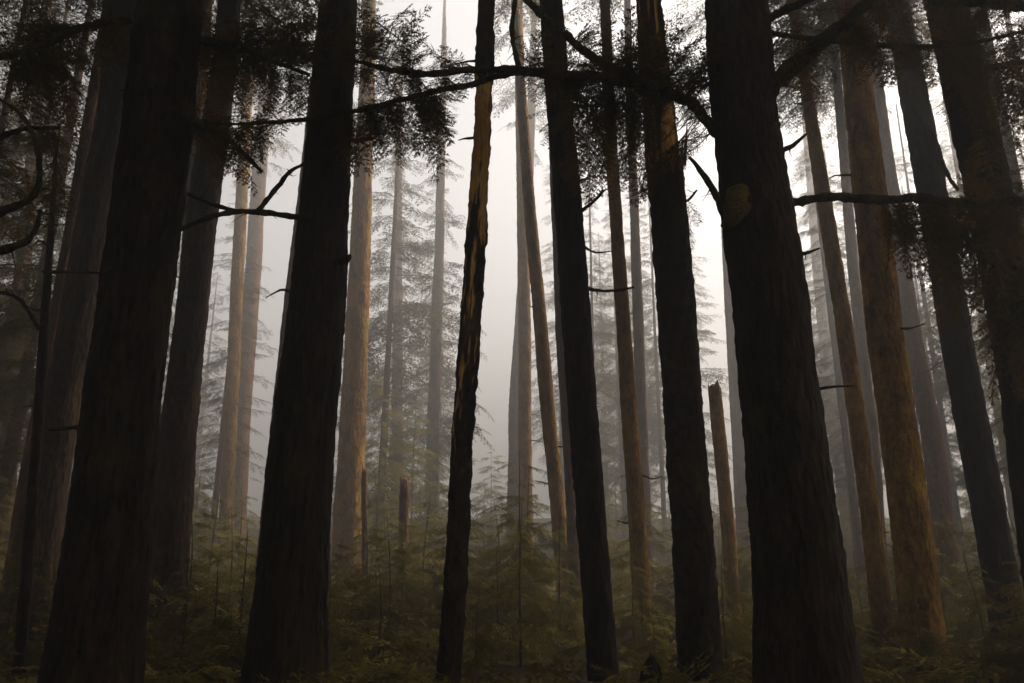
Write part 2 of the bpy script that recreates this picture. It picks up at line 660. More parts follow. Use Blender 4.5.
def limb(tkey, path, depth, name='branch', foliage=(), lib=FINE, seed=0, rough=0.55):
    """path: (x, y, w) pixels, depth: (start, end) metres ahead; foliage: boxes of targets for sprays"""
    T = TREES[tkey]
    n = len(path)
    P, R = [], []
    for i, (x, y, w) in enumerate(path):
        k = i / (n - 1)
        D = depth[0] * (1 - k) + depth[1] * k
        p, mpp = ray(x, y, D)
        P.append(p)
        R.append(w * 0.5 * mpp)
    pp, rr = smooth_path(P, R, 0.035)
    v, f = tube_arrays(pp, rr, 9, rough, seed)
    rg = np.random.default_rng(seed + 400)
    for _ in range(int(np.sum(np.linalg.norm(np.diff(pp, axis=0), axis=1)) / .16) if 'branch' in name else 0):
        i = int(rg.integers(2, len(pp) - 1))
        a = pp[i]
        dv = rg.normal(0, 1, 3) * [1, .6, 1] + (pp[i] - pp[i - 1]) / .035 * .5
        dv /= np.linalg.norm(dv)
        ln = rg.uniform(.03, .22)
        q, qr = smooth_path([a, a + dv * ln * .5 + rg.normal(0, .01, 3), a + dv * ln + [0, 0, rg.uniform(-.05, .02)]], [rr[i] * .35 + .002, .004, .0015], .04)
        v2, f2 = tube_arrays(q, qr, 5, 0, 0)
        f = f + [tuple(k + len(v) for k in t) for t in f2]
        v = np.concatenate([v, v2])
    o = link(name, mesh_faces(name, v - T['loc'], f), M['splinter'] if name == 'splinter' else M['moss'] if name == 'moss_knob' else M['limb'], T['root'])
    for fo in foliage:
        sprays(o, T['loc'], pp, fo, lib, seed)
    return o


def sprays(parent, loc, pp, fo, lib, seed):
    """fo: (x0, x1, y0, y1, count, depth, (len_min, len_max)); each spray grows from the nearest wood to a point in the box"""
    x0, x1, y0, y1, cnt, dep, lr = fo
    cnt = int(cnt * .85 + 1)
    lr = (lr[0] * 1.4, lr[1] * 1.45)
    rng = np.random.default_rng(seed * 13 + int(x0) + int(y0) * 7 + 99)
    parts = []
    for _ in range(cnt):
        D = dep + rng.uniform(-.7, .7)
        B, mpp = ray(rng.uniform(x0, x1), rng.uniform(y0, y1), D)
        dist = np.linalg.norm(pp - B, axis=1)
        i = int(np.argmin(dist + rng.uniform(0, .35, len(pp))))
        A = pp[i]
        ln = np.linalg.norm(B - A)
        want = rng.uniform(*lr)
        if ln < 0.12:
            continue
        if ln > want:          # a twig carries the spray the rest of the way
            A2 = B + (A - B) * want / ln
            s = np.cross(B - A, rng.normal(0, 1, 3))
            s /= np.linalg.norm(s)
            s *= 0.006
            s2 = np.cross(s, (B - A) / ln)
            mid = (A + A2) / 2 - np.array([0, 0, 0.05 * ln])
            parts.append(np.array([(A - s, A + s, mid + s, mid - s), (mid - s, mid + s, A2 + s * .7, A2 - s * .7),
                                   (A - s2, A + s2, mid + s2, mid - s2), (mid - s2, mid + s2, A2 + s2 * .7, A2 - s2 * .7)]))
            # side sprays along the twig
            for q in np.arange(0.25, 1.0, 0.3):
                p = A + (A2 - A) * q
                d = (B - A) / ln + rng.normal(0, .55, 3)
                d[2] -= .25
                parts.append(place(lib, p, p + d / np.linalg.norm(d) * want * .55, rng, rng.normal(0, .5), 1.1))
            A = A2
        else:
            d = (B - A) / ln
            B = A + d * max(ln, want * .8)
        d = (B - A) / np.linalg.norm(B - A)
        d[2] -= .2
        d /= np.linalg.norm(d)
        parts.append(place(lib, A, A + d * np.linalg.norm(B - A), rng, rng.normal(0, .3), rng.uniform(.8, 1.25)))
    if parts:
        me = mesh_quads('foliage', np.concatenate(parts) - loc)
        link('foliage', me, M['leaf_near'], parent)


# ------------------------------------------------------------------ ground
gx = np.concatenate([np.arange(-140, -30, 5.0), np.arange(-30, 30, 0.6), np.arange(30, 141, 5.0)])
gy = np.concatenate([np.arange(-70, -6, 4.0), np.arange(-6, 45, 0.5), np.arange(45, 231, 5.0)])
GX, GY = np.meshgrid(gx, gy)
GZ = ground_z(GX.ravel(), GY.ravel())
V = np.stack([GX.ravel(), GY.ravel(), GZ], 1)
idx = np.arange(len(V)).reshape(GX.shape)
Fq = np.stack([idx[:-1, :-1], idx[:-1, 1:], idx[1:, 1:], idx[1:, :-1]], 2).reshape(-1, 4)
g = link('ground', mesh_faces('ground', V, Fq), ground_material())
g['kind'] = 'structure'

# ------------------------------------------------------------------ the trunks of the photograph
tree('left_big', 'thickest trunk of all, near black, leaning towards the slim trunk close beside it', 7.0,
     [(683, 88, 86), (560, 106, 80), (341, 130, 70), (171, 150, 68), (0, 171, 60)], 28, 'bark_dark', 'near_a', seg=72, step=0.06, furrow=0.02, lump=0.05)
tree('left_lean', 'dim leaning trunk seen just outside the thickest trunk, mostly in shade', 12.0,
     [(620, 25, 46), (480, 48, 38), (330, 78, 34), (150, 106, 32), (0, 126, 29)], 28, 'bark_dim', 'near_b', seg=36, furrow=0.008)
tree('left_pole', 'very thin dark young conifer pole beside the dim leaning trunk', 9.0,
     [(560, 28, 11), (430, 38, 10), (300, 46, 8), (170, 55, 4)], 7.0, 'bark_dark', None, name='conifer_pole', seg=12, step=0.12, furrow=0, stubs=3)
tree('left_second', 'slim dark brown trunk in the gap between the two broad near trunks', 12.0,
     [(683, 155, 42), (500, 174, 38), (341, 190, 31), (171, 209, 29), (60, 225, 24), (0, 229, 22)], 27, 'bark_dim', 'near_a', seg=40, step=0.08, furrow=0.012)
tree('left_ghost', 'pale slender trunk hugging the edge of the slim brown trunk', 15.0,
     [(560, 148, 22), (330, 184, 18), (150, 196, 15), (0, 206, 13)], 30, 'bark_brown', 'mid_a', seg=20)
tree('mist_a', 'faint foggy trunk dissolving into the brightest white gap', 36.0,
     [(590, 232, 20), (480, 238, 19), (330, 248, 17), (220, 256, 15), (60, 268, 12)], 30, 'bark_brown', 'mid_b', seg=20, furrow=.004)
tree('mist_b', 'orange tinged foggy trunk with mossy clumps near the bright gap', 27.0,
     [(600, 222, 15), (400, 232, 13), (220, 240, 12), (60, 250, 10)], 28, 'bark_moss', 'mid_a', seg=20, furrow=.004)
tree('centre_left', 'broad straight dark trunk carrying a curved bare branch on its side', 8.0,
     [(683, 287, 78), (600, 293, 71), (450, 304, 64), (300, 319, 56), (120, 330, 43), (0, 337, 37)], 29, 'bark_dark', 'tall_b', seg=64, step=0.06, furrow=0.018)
tree('sliver', 'thin pale trunk peeping out behind the edge of a broad dark trunk', 17.0,
     [(560, 268, 22), (330, 289, 17), (200, 304, 14), (60, 318, 11)], 30, 'bark_brown', 'mid_c', seg=20)
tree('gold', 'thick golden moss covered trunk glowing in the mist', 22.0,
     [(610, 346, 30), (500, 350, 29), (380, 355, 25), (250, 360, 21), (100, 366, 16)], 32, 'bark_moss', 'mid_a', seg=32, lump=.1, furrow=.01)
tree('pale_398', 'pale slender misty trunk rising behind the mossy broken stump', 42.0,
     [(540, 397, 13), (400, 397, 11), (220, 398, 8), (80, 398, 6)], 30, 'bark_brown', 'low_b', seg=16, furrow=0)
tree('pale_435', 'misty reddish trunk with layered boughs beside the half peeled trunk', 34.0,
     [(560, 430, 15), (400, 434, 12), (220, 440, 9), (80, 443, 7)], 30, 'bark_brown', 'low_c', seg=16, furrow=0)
tree('stump_403', 'short mossy broken stump standing among young hemlocks', 20.0,
     [(610, 402, 12), (540, 403, 11), (490, 404, 9)], 3, 'bark_brown', None, name='broken_stump', seg=20, step=.08, snag=True, cat='stump', lump=.15)
tree('stump_363', 'thin broken snag close beside the golden mossy trunk', 20.0,
     [(590, 365, 7), (480, 364, 6)], 3, 'bark_brown', None, name='broken_stump', seg=12, snag=True, cat='stump')


def peel_a(A, Z, V, loc):
    """bark missing in long flakes: nearly all of one high stretch, ragged strips lower down"""
    zw = Z + loc[2]
    zc = lambda y: ray(470, y, 8.0)[0][2]
    base = np.interp(zw, [zc(600), zc(520), zc(420), zc(330), zc(230), zc(180), zc(88), zc(74)], [.0, .10, .18, .30, .64, .92, .94, .0])
    fl = fbm(np.stack([np.cos(A) * 2.6 + 8, np.sin(A) * 2.6, zw * 1.5], 1), 3)
    fn = fbm(np.stack([np.cos(A) * 7 + 3, np.sin(A) * 7, zw * 7.0], 1), 2)
    v = base + (fl - .5) * 1.5 + (fn - .5) * .5 - 0.1 * np.cos(A)
    return np.clip((v - 0.5) * 9, 0, 1)


tree('peeled', 'slim half peeled trunk with golden bare wood showing through dark bark', 8.0,
     [(683, 449, 23), (550, 458, 23), (430, 463, 22), (330, 470, 22), (230, 476, 22), (130, 483, 19), (60, 485, 19), (0, 487, 17)],
     24, 'bark_scaly', None, name='dead_conifer', seg=48, step=0.04, scaly=.022, lump=.12, furrow=.004, bare=peel_a)
tree('hazy_525', 'misty trunk with short golden broken branch stubs', 24.0,
     [(590, 527, 13), (450, 526, 14), (330, 524, 13), (220, 523, 12), (80, 520, 10)], 31, 'bark_moss', 'mid_b', seg=20, stubs=3)
tree('hazy_512', 'palest wide trunk half hidden behind the misty trunk with stubs', 33.0,
     [(560, 512, 13), (430, 515, 14), (330, 520, 13), (200, 528, 10), (80, 532, 8)], 32, 'bark_brown', 'mid_c', seg=20)
tree('lean_560', 'brown trunk leaning across the mist with mossy patches low down', 18.0,
     [(600, 565, 16), (480, 555, 15), (380, 545, 15), (260, 534, 13), (120, 523, 11), (40, 518, 9)], 31, 'bark_moss', 'mid_a', seg=24)
tree('thin_575', 'thin straight brown trunk tucked beside a near black trunk', 17.0,
     [(610, 577, 13), (480, 571, 12), (330, 561, 11), (180, 555, 10), (60, 552, 9)], 30, 'bark_brown', 'mid_b', seg=20)
tree('dark_590', 'slender near black trunk leaning, the one with a thin level twig', 8.6,
     [(683, 602, 30), (550, 594, 30), (400, 583, 31), (250, 572, 29), (100, 558, 26), (0, 550, 23)], 26, 'bark_dark', 'mid_a', seg=44, step=.06, furrow=.01)
tree('brown_640', 'brown trunk between the two slender near black trunks', 13.0,
     [(640, 644, 19), (500, 636, 18), (380, 627, 16), (260, 619, 14), (120, 610, 12), (40, 606, 11)], 28, 'bark_moss', 'tall_a', seg=24, stubs=2)
tree('thin_650', 'thin pale trunk close behind the brown trunk', 22.0,
     [(580, 648, 13), (430, 642, 12), (300, 637, 11), (180, 633, 9), (60, 629, 8)], 30, 'bark_brown', 'mid_a', seg=16)


def peel_b(A, Z, V, loc):
    zw = Z + loc[2]
    zc = lambda y: ray(665, y, 8.4)[0][2]
    tooth = vnoise(np.stack([np.cos(A) * 5, np.sin(A) * 5, A * 0], 1))
    edge = zc(168) - tooth * .35 + .15
    p = np.stack([np.cos(A) * 3, np.sin(A) * 3, zw * .7], 1)
    top = np.interp(zw, [zc(100), zc(80)], [1, .45])
    return np.clip((zw - edge) * 14, 0, 1) * np.clip((fbm(p, 2) - .85 + .55 * top) * 8, 0, 1)


tree('splint_690', 'dark scaly trunk whose bark breaks off above, baring splintered yellow wood', 8.4,
     [(683, 702, 43), (550, 694, 41), (400, 682, 39), (280, 673, 38), (180, 665, 36), (150, 661, 34), (60, 653, 29), (0, 649, 25)],
     22, 'bark_scaly', None, name='dead_conifer', seg=56, step=.045, scaly=.014, lump=.05, furrow=.008, bare=peel_b)
tree('snag_720', 'reddish snapped off trunk ending short in the white mist', 13.5,
     [(650, 736, 15), (520, 727, 14), (430, 718, 14), (388, 714, 13)], 6, 'bark_moss', None, name='broken_snag', seg=24, snag=True)
tree('mist_740', 'faint grey trunk behind the snapped off trunk', 27.0,
     [(590, 746, 14), (430, 738, 13), (260, 728, 11), (60, 718, 8)], 30, 'bark_brown', 'mid_c', seg=16)
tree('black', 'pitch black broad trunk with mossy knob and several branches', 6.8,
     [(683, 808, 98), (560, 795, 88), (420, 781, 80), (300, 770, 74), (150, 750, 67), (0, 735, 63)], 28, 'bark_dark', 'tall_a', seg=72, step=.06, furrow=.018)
tree('mist_820', 'very faint trunk in the mist just past the pitch black trunk', 40.0,
     [(560, 852, 13), (410, 832, 12), (300, 820, 10), (150, 808, 8)], 30, 'bark_brown', 'low_a', seg=16)
tree('orange_850', 'slim orange brown trunk beside the speckled mossy trunk', 11.5,
     [(655, 887, 21), (500, 868, 19), (330, 845, 17), (200, 824, 15), (90, 806, 12)], 27, 'bark_moss', 'mid_b', seg=28, stubs=2)
tree('hazy_870', 'thin hazy trunk squeezed between orange brown and speckled trunks', 19.0,
     [(600, 884, 13), (430, 872, 12), (260, 853, 11), (90, 838, 9)], 29, 'bark_brown', 'tall_b', seg=16)
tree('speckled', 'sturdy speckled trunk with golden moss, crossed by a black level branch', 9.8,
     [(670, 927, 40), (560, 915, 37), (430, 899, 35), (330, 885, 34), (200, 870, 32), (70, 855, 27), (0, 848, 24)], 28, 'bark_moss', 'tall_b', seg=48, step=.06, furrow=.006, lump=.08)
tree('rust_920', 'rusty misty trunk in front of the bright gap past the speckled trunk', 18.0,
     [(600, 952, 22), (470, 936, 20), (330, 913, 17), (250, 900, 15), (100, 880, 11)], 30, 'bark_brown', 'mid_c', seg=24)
tree('dark_960', 'dark leaning trunk framing the bright gap beside rusty trunk', 10.5,
     [(600, 1004, 32), (450, 978, 30), (300, 951, 29), (150, 924, 27), (40, 902, 24)], 27, 'bark_dark', 'near_a', seg=40, step=.08, furrow=.012)
tree('beside_960', 'brown trunk leaning close along the dark leaning trunk high up', 16.0,
     [(500, 985, 24), (330, 958, 21), (150, 922, 17), (40, 900, 14)], 28, 'bark_brown', 'tall_a', seg=20)
tree('right_edge', 'shadowy trunk behind thick dark boughs, last before the frame edge', 7.8,
     [(560, 1052, 50), (400, 1028, 46), (280, 1004, 43), (150, 976, 41), (40, 952, 38)], 27, 'bark_dark', 'near_b', seg=48, step=.08, furrow=.014)
tree('right_thin', 'grey thin trunk glimpsed through boughs past the shadowy trunk', 15.0,
     [(420, 1045, 20), (200, 1010, 17), (60, 984, 14)], 27, 'bark_brown', 'mid_a', seg=20)
tree('left_far', 'hazy rust coloured trunk low behind the very thin dark pole', 24.0,
     [(560, 2, 18), (430, 10, 17), (300, 20, 15), (100, 38, 11)], 28, 'bark_brown', 'low_b', seg=16)

# ------------------------------------------------------------------ limbs and near boughs
limb('black', [(738, 142, 13), (712, 127, 12), (695, 106, 11), (678, 97, 11), (640, 85, 12), (600, 78, 11), (560, 76, 10), (520, 70, 8), (470, 70, 7), (430, 74, 7), (390, 70, 6), (360, 62, 4), (330, 58, 3)],
     (6.8, 7.2), seed=1, foliage=[(545, 725, 12, 98, 120, 7.0, (.3, .65)), (340, 420, -5, 110, 48, 7.2, (.3, .6)), (400, 462, 25, 110, 26, 7.2, (.25, .5)), (570, 642, 100, 200, 46, 7.3, (.3, .55))])
limb('black', [(545, 75, 6), (520, 73, 6), (495, 77, 6), (470, 85, 6), (440, 90, 6), (400, 100, 5), (360, 110, 5), (300, 120, 4), (230, 124, 3), (180, 120, 2)],
     (7.1, 7.4), seed=2, foliage=[(345, 450, 95, 178, 62, 7.3, (.3, .6)), (190, 270, 90, 170, 30, 7.4, (.3, .6))])
limb('black', [(640, 82, 9), (600, 62, 9), (580, 48, 8), (562, 32, 8), (545, 18, 8), (524, -4, 7), (500, -30, 6)], (7.0, 7.2), seed=3)
limb('black', [(520, 71, 5), (516, 55, 5), (512, 30, 5), (515, 0, 4), (520, -25, 3)], (7.15, 7.2), seed=4)
limb('black', [(750, 105, 18), (775, 85, 17), (800, 60, 16), (830, 35, 15), (860, 10, 14), (900, -30, 12)], (6.7, 6.2), seed=5,
     foliage=[(775, 910, 10, 85, 34, 6.7, (.3, .6))])
limb('black', [(745, 45, 9), (768, 20, 9), (790, 8, 8), (815, -4, 7), (840, -20, 6)], (6.7, 6.4), seed=6)
limb('black', [(750, 28, 6), (790, 36, 5), (850, 43, 5), (900, 46, 5), (960, 45, 4), (1030, 30, 3)], (6.8, 6.6), seed=7,
     foliage=[(870, 1030, 0, 60, 22, 6.8, (.3, .6)), (960, 1030, 60, 130, 14, 7, (.3, .6))])
limb('black', [(765, 205, 10), (790, 203, 10), (830, 197, 9), (880, 200, 9), (920, 198, 9), (960, 203, 10), (1000, 200, 9), (1050, 204, 8)], (6.8, 7.0), seed=8,
     foliage=[(880, 965, 205, 280, 34, 7.2, (.25, .5)), (955, 1040, 140, 330, 50, 7.0, (.3, .65))])
limb('black', [(727, 222, 9), (722, 210, 8), (713, 190, 6), (700, 170, 5), (689, 157, 3)], (6.6, 6.5), 'dead_branch', seed=9)
limb('black', [(775, 152, 6), (790, 147, 5), (806, 134, 3)], (6.7, 6.6), 'dead_branch', seed=10)
limb('black', [(790, 254, 5), (805, 253, 4), (820, 248, 2)], (6.7, 6.6), 'dead_branch', seed=11)
limb('black', [(725, 228, 10), (731, 218, 20), (737, 203, 24), (741, 192, 20), (745, 186, 8)], (6.5, 6.45), 'moss_knob', seed=12, rough=.5)
limb('centre_left', [(312, 217, 7), (290, 216, 6), (256, 212, 6), (235, 212, 5), (210, 217, 5), (170, 235, 4), (105, 272, 2)], (7.7, 6.7), seed=13)
limb('centre_left', [(240, 212, 5), (215, 205, 4), (183, 192, 3)], (7.4, 7.3), seed=14)
limb('centre_left', [(258, 211, 5), (275, 190, 5), (290, 172, 4), (308, 162, 4)], (7.5, 7.8), seed=15)
limb('centre_left', [(340, 262, 8), (347, 259, 7), (350, 255, 3)], (7.7, 7.6), 'dead_branch', seed=16)
limb('centre_left', [(345, 140, 4), (360, 140, 3), (376, 138, 2)], (7.8, 7.6), 'dead_branch', seed=17)
limb('left_big', [(195, 125, 7), (215, 130, 6), (240, 150, 5), (262, 172, 3)], (6.9, 6.9), seed=18,
     foliage=[(195, 265, 105, 180, 34, 7.0, (.3, .55))])
limb('left_big', [(130, 20, 9), (80, 28, 8), (30, 50, 7), (-20, 60, 5)], (6.9, 6.3), seed=19,
     foliage=[(0, 140, 0, 70, 44, 6.8, (.3, .65)), (0, 110, 60, 135, 24, 6.9, (.3, .6))])
limb('left_big', [(195, 40, 8), (230, 45, 6), (270, 60, 5), (310, 75, 3)], (7.2, 7.6), seed=20,
     foliage=[(200, 320, 20, 125, 84, 7.6, (.3, .6)), (220, 320, -5, 45, 40, 8, (.3, .6))])
limb('left_pole', [(44, 272, 4), (70, 272, 3), (106, 273, 2)], (9, 8.6), 'dead_branch', seed=21)
limb('left_pole', [(39, 330, 4), (20, 300, 4), (-10, 290, 3)], (9, 8.6), 'dead_branch', seed=22)
limb('dark_590', [(580, 212, 4), (592, 203, 3), (604, 190, 3)], (8.6, 8.4), 'dead_branch', seed=24)
limb('dark_590', [(585, 288, 4), (603, 291, 3), (620, 290, 3), (634, 287, 2)], (8.6, 8.4), 'dead_branch', seed=25)
limb('dark_590', [(562, 104, 5), (590, 106, 3), (620, 104, 3), (650, 100, 2)], (8.6, 8.0), seed=26,
     foliage=[(515, 560, 100, 150, 10, 8.4, (.25, .5)), (575, 640, 110, 205, 20, 8.2, (.3, .55))])
limb('splint_690', [(676, 205, 4), (688, 200, 3), (697, 190, 2)], (8.4, 8.2), 'dead_branch', seed=27,
     foliage=[(640, 700, 180, 250, 8, 8.6, (.25, .45))])
limb('right_edge', [(985, 250, 9), (1000, 262, 8), (1030, 270, 7)], (7.7, 7.2), seed=28,
     foliage=[(965, 1040, 250, 420, 30, 7.6, (.3, .65))])
limb('right_edge', [(925, 4, 6), (960, 2, 9), (1000, 4, 11), (1045, 8, 12)], (7.2, 6.6), seed=41,
     foliage=[(930, 1040, -5, 40, 16, 6.9, (.3, .5))])
limb('right_edge', [(960, 90, 8), (985, 70, 7), (1030, 62, 6)], (7.7, 7.2), seed=29,
     foliage=[(945, 1040, 40, 160, 24, 7.6, (.3, .65))])
limb('dark_960', [(912, 95, 5), (930, 130, 5), (948, 175, 4), (958, 190, 3)], (10.2, 9.8), seed=30)

for x_, y_, dx_, dy_ in ((684, 165, 3, -40), (680, 170, 3, -30), (648, 168, -3, -22), (664, 172, 1, -34), (672, 150, 16, -1), (660, 152, -14, 1)):
    limb('splint_690', [(x_, y_, 4), (x_ + dx_ * .5, y_ + dy_ * .5, 3), (x_ + dx_, y_ + dy_, 1)], (8.1, 8.1), 'splinter', seed=60 + x_)
# ------------------------------------------------------------------ a leafy limb's own tree at the side, outside the frame
tree('out_left', 'dark conifer trunk just outside the frame reaching curved bare limbs in', 6.4,
     [(683, -95, 70), (300, -62, 56), (0, -35, 48)], 27, 'bark_dark', 'near_a', seg=32)
limb('out_left', [(-60, 240, 9), (-20, 222, 8), (10, 208, 8), (28, 200, 7), (39, 180, 6), (37, 150, 5), (24, 118, 4), (-6, 95, 3)], (6.4, 6.4), seed=31)
limb('out_left', [(-60, 262, 9), (-20, 256, 9), (10, 248, 8), (28, 240, 6), (37, 225, 5), (40, 210, 3)], (6.4, 6.5), seed=32)
limb('out_left', [(-60, 190, 8), (-20, 150, 7), (20, 130, 5), (60, 128, 3)], (6.4, 6.6), seed=33,
     foliage=[(0, 80, 110, 260, 26, 6.8, (.25, .5))])

# ------------------------------------------------------------------ hazy forest behind
far_protos = []
rng = np.random.default_rng(21)


def plain_tree(label, group, crown, mat, r0, H, seed, name='conifer', leaf='leaf_far'):
    root = thing(name, label, 'tree', (0, 0, 0), group)
    ctrl = np.array([[0, 0, -.4], [0, 0, 2], [0.05, 0, H * .5], [0.1, 0.05, H]])
    V, Fq, _ = trunk_arrays(ctrl, np.array([r0, r0 * .92, r0 * .6, .03]), 14, .4, H, 0.0, .06, seed)
    link('trunk', mesh_faces('trunk', V, Fq), M[mat], root)
    link('crown', get_crown(crown), M[leaf], root)
    return root


FAR_L = 'blurred grey conifer far off in the fog, one of the faint rows'
for k in range(5):
    far_protos.append(plain_tree(FAR_L, 'faint conifers far back in the fog', 'far_%s' % 'abcde'[k], 'bark_brown', .3, 26, k * 3.1))
spots = []
gaps = [(272, 30), (505, 30), (712, 36), (945, 34)]
tries = 0
while len(spots) < 30 and tries < 20000:
    tries += 1
    px = rng.uniform(-120, 1150)
    D = rng.uniform(30, 95)
    if any(abs(px - gx0) < w * .5 + 3.4 * F / D for gx0, w in gaps):
        continue
    if 230 < px < 780 and D < 56:
        continue
    X = (px - 512) / F * D / ct
    if any((X - a) ** 2 + (D - b) ** 2 < 9 for a, b in spots):
        continue
    spots.append((X, D))
for i, (X, D) in enumerate(spots):
    z = gz(X, D)
    s = rng.uniform(.8, 1.15)
    if i < len(far_protos):
        o = far_protos[i]
        o.location = (X, D, z)
        o.scale = (s,) * 3
    else:
        copy_tree(far_protos[i % 5], (X, D, z), rng.uniform(0, 6.28), s)

# mid-distance leafy hemlocks, mostly at the two sides
MIDL = {'l': ('leafy brown tinged hemlock filling the space behind the thickest trunk', 'leafy hemlocks behind the thickest trunk'),
        'r': ('leafy hemlock standing behind the speckled and dark leaning trunks', 'leafy hemlocks behind the speckled trunk'),
        'c': ('soft leafy hemlock in the mist behind the middle trunks', 'leafy hemlocks in the mist between the middle trunks')}
mid_spots = [('l', 30, 17), ('l', 75, 22), ('l', -40, 14), ('l', 125, 27), ('l', -20, 25), ('l', 140, 34), ('l', 52, 13.5), ('l', 5, 19), ('l', 98, 17.5), ('l', 232, 30), ('l', -75, 18),
             ('r', 985, 27), ('r', 1045, 14), ('r', 870, 30), ('r', 925, 34), ('r', 1010, 26), ('r', 960, 23), ('r', 1005, 19), ('r', 930, 28), ('r', 1075, 20), ('r', 835, 23), ('r', 900, 25),
             ('c', 388, 30), ('c', 432, 46), ('c', 618, 36), ('c', 592, 30), ('c', 690, 37), ('c', 560, 44), ('c', 655, 33), ('c', 795, 32), ('c', 640, 46)]
mid_protos = {}
for i, (kk, px, D) in enumerate(mid_spots):
    X = (px - 512) / F * D / ct
    z = gz(X, D)
    if kk not in mid_protos:
        mid_protos[kk] = plain_tree(MIDL[kk][0], MIDL[kk][1], ('low_b' if kk == 'c' else 'leafy_a' if kk == 'l' else 'leafy_b'), 'bark_brown', .17, 24, i * 2.2, 'hemlock')
        o = mid_protos[kk]
        o.location = (X, D, z)
    else:
        copy_tree(mid_protos[kk], (X, D, z), rng.uniform(0, 6.28), rng.uniform(.7, 1.05))

# ------------------------------------------------------------------ unseen conifers added around and behind the camera to shade the near trunks
OUT_L = 'unseen tall conifer added beyond the frame to shade the near trunks'
out_p = plain_tree(OUT_L, 'unseen conifers added around the camera for shade', 'near_a', 'bark_dark', .4, 27, 4.4)
outs = [(-4.5, 1.5), (4.8, 2.0), (-2.5, -4), (3.0, -4.5), (0.3, -8), (-7.5, -2), (8, -2), (-10, 4), (10.5, 5), (-6, -10), (6, -11), (-13, 9), (13.5, 10), (-12, -6), (12, -7), (0, -15), (-16, 2), (16, 3), (15.5, 12.5), (13, 8.5), (-14, 14), (18, 13)]
for i, (x, y) in enumerate(outs):
    if i == 0:
        out_p.location = (x, y, gz(x, y))
    else:
        copy_tree(out_p, (x, y, gz(x, y)), i * 1.7, 0.9 + .05 * (i % 4))

# ------------------------------------------------------------------ understory
def sapling(label, group, h, seed, name='young_hemlock'):
    rng = np.random.default_rng(seed)
    root = thing(name, label, 'sapling', (0, 0, 0), group)
    P = [(0, 0, -.1), (rng.normal(0, .03), 0, h * .5), (rng.normal(0, .08), rng.normal(0, .08), h)]
    pp, rr = smooth_path(P, [0.012 + .004 * h, 0.008 + .002 * h, 0.003], .2)
    v, f = tube_arrays(pp, rr, 6)
    link('trunk', mesh_faces('trunk', v, f), M['limb'], root)
    lib = SPRAYU if h < 2 else (BOUGHU if h < 5 else BOUGH)
    me = crown_mesh('crown', 0.08 * h, h, 0.45 * h + .35 if h < 4.5 else 2.1, 0.11 if h < 2 else .26, 5, lib, rng, .3, .1, .8)
    link('crown', me, M['leaf_low'], root)
    return root


SAPL = [('low bushy young hemlock in the dim understory with layered sprays', 'bushy young hemlocks of the understory', 1.4),
        ('taller young hemlock rising above the understory with drooping tiers', 'taller young hemlocks of the understory', 2.8),
        ('spindly young hemlock as tall as a person in the understory', 'spindly young hemlocks of the understory', 4.2),
        ('full young hemlock twice a person tall, soft in the mist among far trunks', 'full young hemlocks in the mist', 6.8)]
sap = []
for k, (lb, gr, h) in enumerate(SAPL):
    sap.append([sapling(lb, gr, h, 50 + k * 7 + j) for j in range(2)])
used = set()
rng = np.random.default_rng(77)
n_s = 0
pts_s = []
for _ in range(3000):
    if n_s >= 165:
        break
    D = 9.5 + 32 * rng.random() ** 1.15
    px = rng.uniform(-60, 1090)
    X = (px - 512) / F * D / ct
    if any((X - a) ** 2 + (D - b) ** 2 < 0.8 for a, b in pts_s):
        continue
    if any(abs(T['loc'][0] - X) < .5 and abs(T['loc'][1] - D) < .6 for T in TREES.values()):
        continue
    k = 0 if rng.random() < .55 else (1 if rng.random() < .72 else 2)
    if D < 13:
        k = 0
    if k == 2 and D < 18:
        k = 1
    j = int(rng.integers(2))
    s = rng.uniform(.75, 1.2)
    loc = (X, D, gz(X, D))
    o = sap[k][j]
    if (k, j) not in used:
        used.add((k, j))
        o.location = loc
    else:
        copy_tree(o, loc, rng.uniform(0, 6.28), s)
    pts_s.append((X, D))
    n_s += 1
near_spots = [(300, 9.6, .6), (580, 10.2, .55), (480, 9.2, .5), (705, 10.5, .7), (55, 10.5, .8), (938, 8.7, .6), (880, 9.2, .55), (985, 8.4, .65), (1015, 9.3, .8), (165, 8.3, .5), (215, 9.4, .6), (20, 9.5, .7), (640, 9.6, .4), (740, 9.5, .5), (330, 9.0, .5),  # several of these nearest saplings are added in front to darken trunk bases
              (520, 10.5, .95), (400, 12.0, .9), (345, 11.0, .75), (462, 13.5, 1.1), (622, 12.0, .75), (668, 14.0, .9), (556, 14.0, 1.0), (378, 15.5, 1.1), (215, 12.5, .95),
              (232, 16, 1.2), (735, 15, .9), (775, 13, .9), (855, 11.5, .8), (905, 13.5, 1.1), (985, 12, 1.0), (1020, 15, 1.3), (960, 16, 1.2), (60, 14, 1.0), (-10, 12, 1.1), (120, 15, 1.1), (500, 18, 1.1), (600, 18, 1.1), (430, 19, 1.2)]
for i, (px, D, sc_) in enumerate(near_spots):
    X = (px - 512) / F * D / ct
    copy_tree(sap[1][i % 2], (X, D, gz(X, D)), i * 2.1, sc_ * .8)
full_spots = [(385, 25), (418, 29), (440, 27), (570, 36), (610, 38), (300, 34), (215, 27), (120, 30), (830, 28), (905, 30), (990, 26), (40, 24), (440, 40), (350, 44)]
for i, (px, D) in enumerate(full_spots):
    X = (px - 512) / F * D / ct
    loc = (X, D, gz(X, D))
    o = sap[3][i % 2]
    if i < 2:
        o.location = loc
    else:
        copy_tree(o, loc, i * 1.3, .5 + .09 * (i % 5))


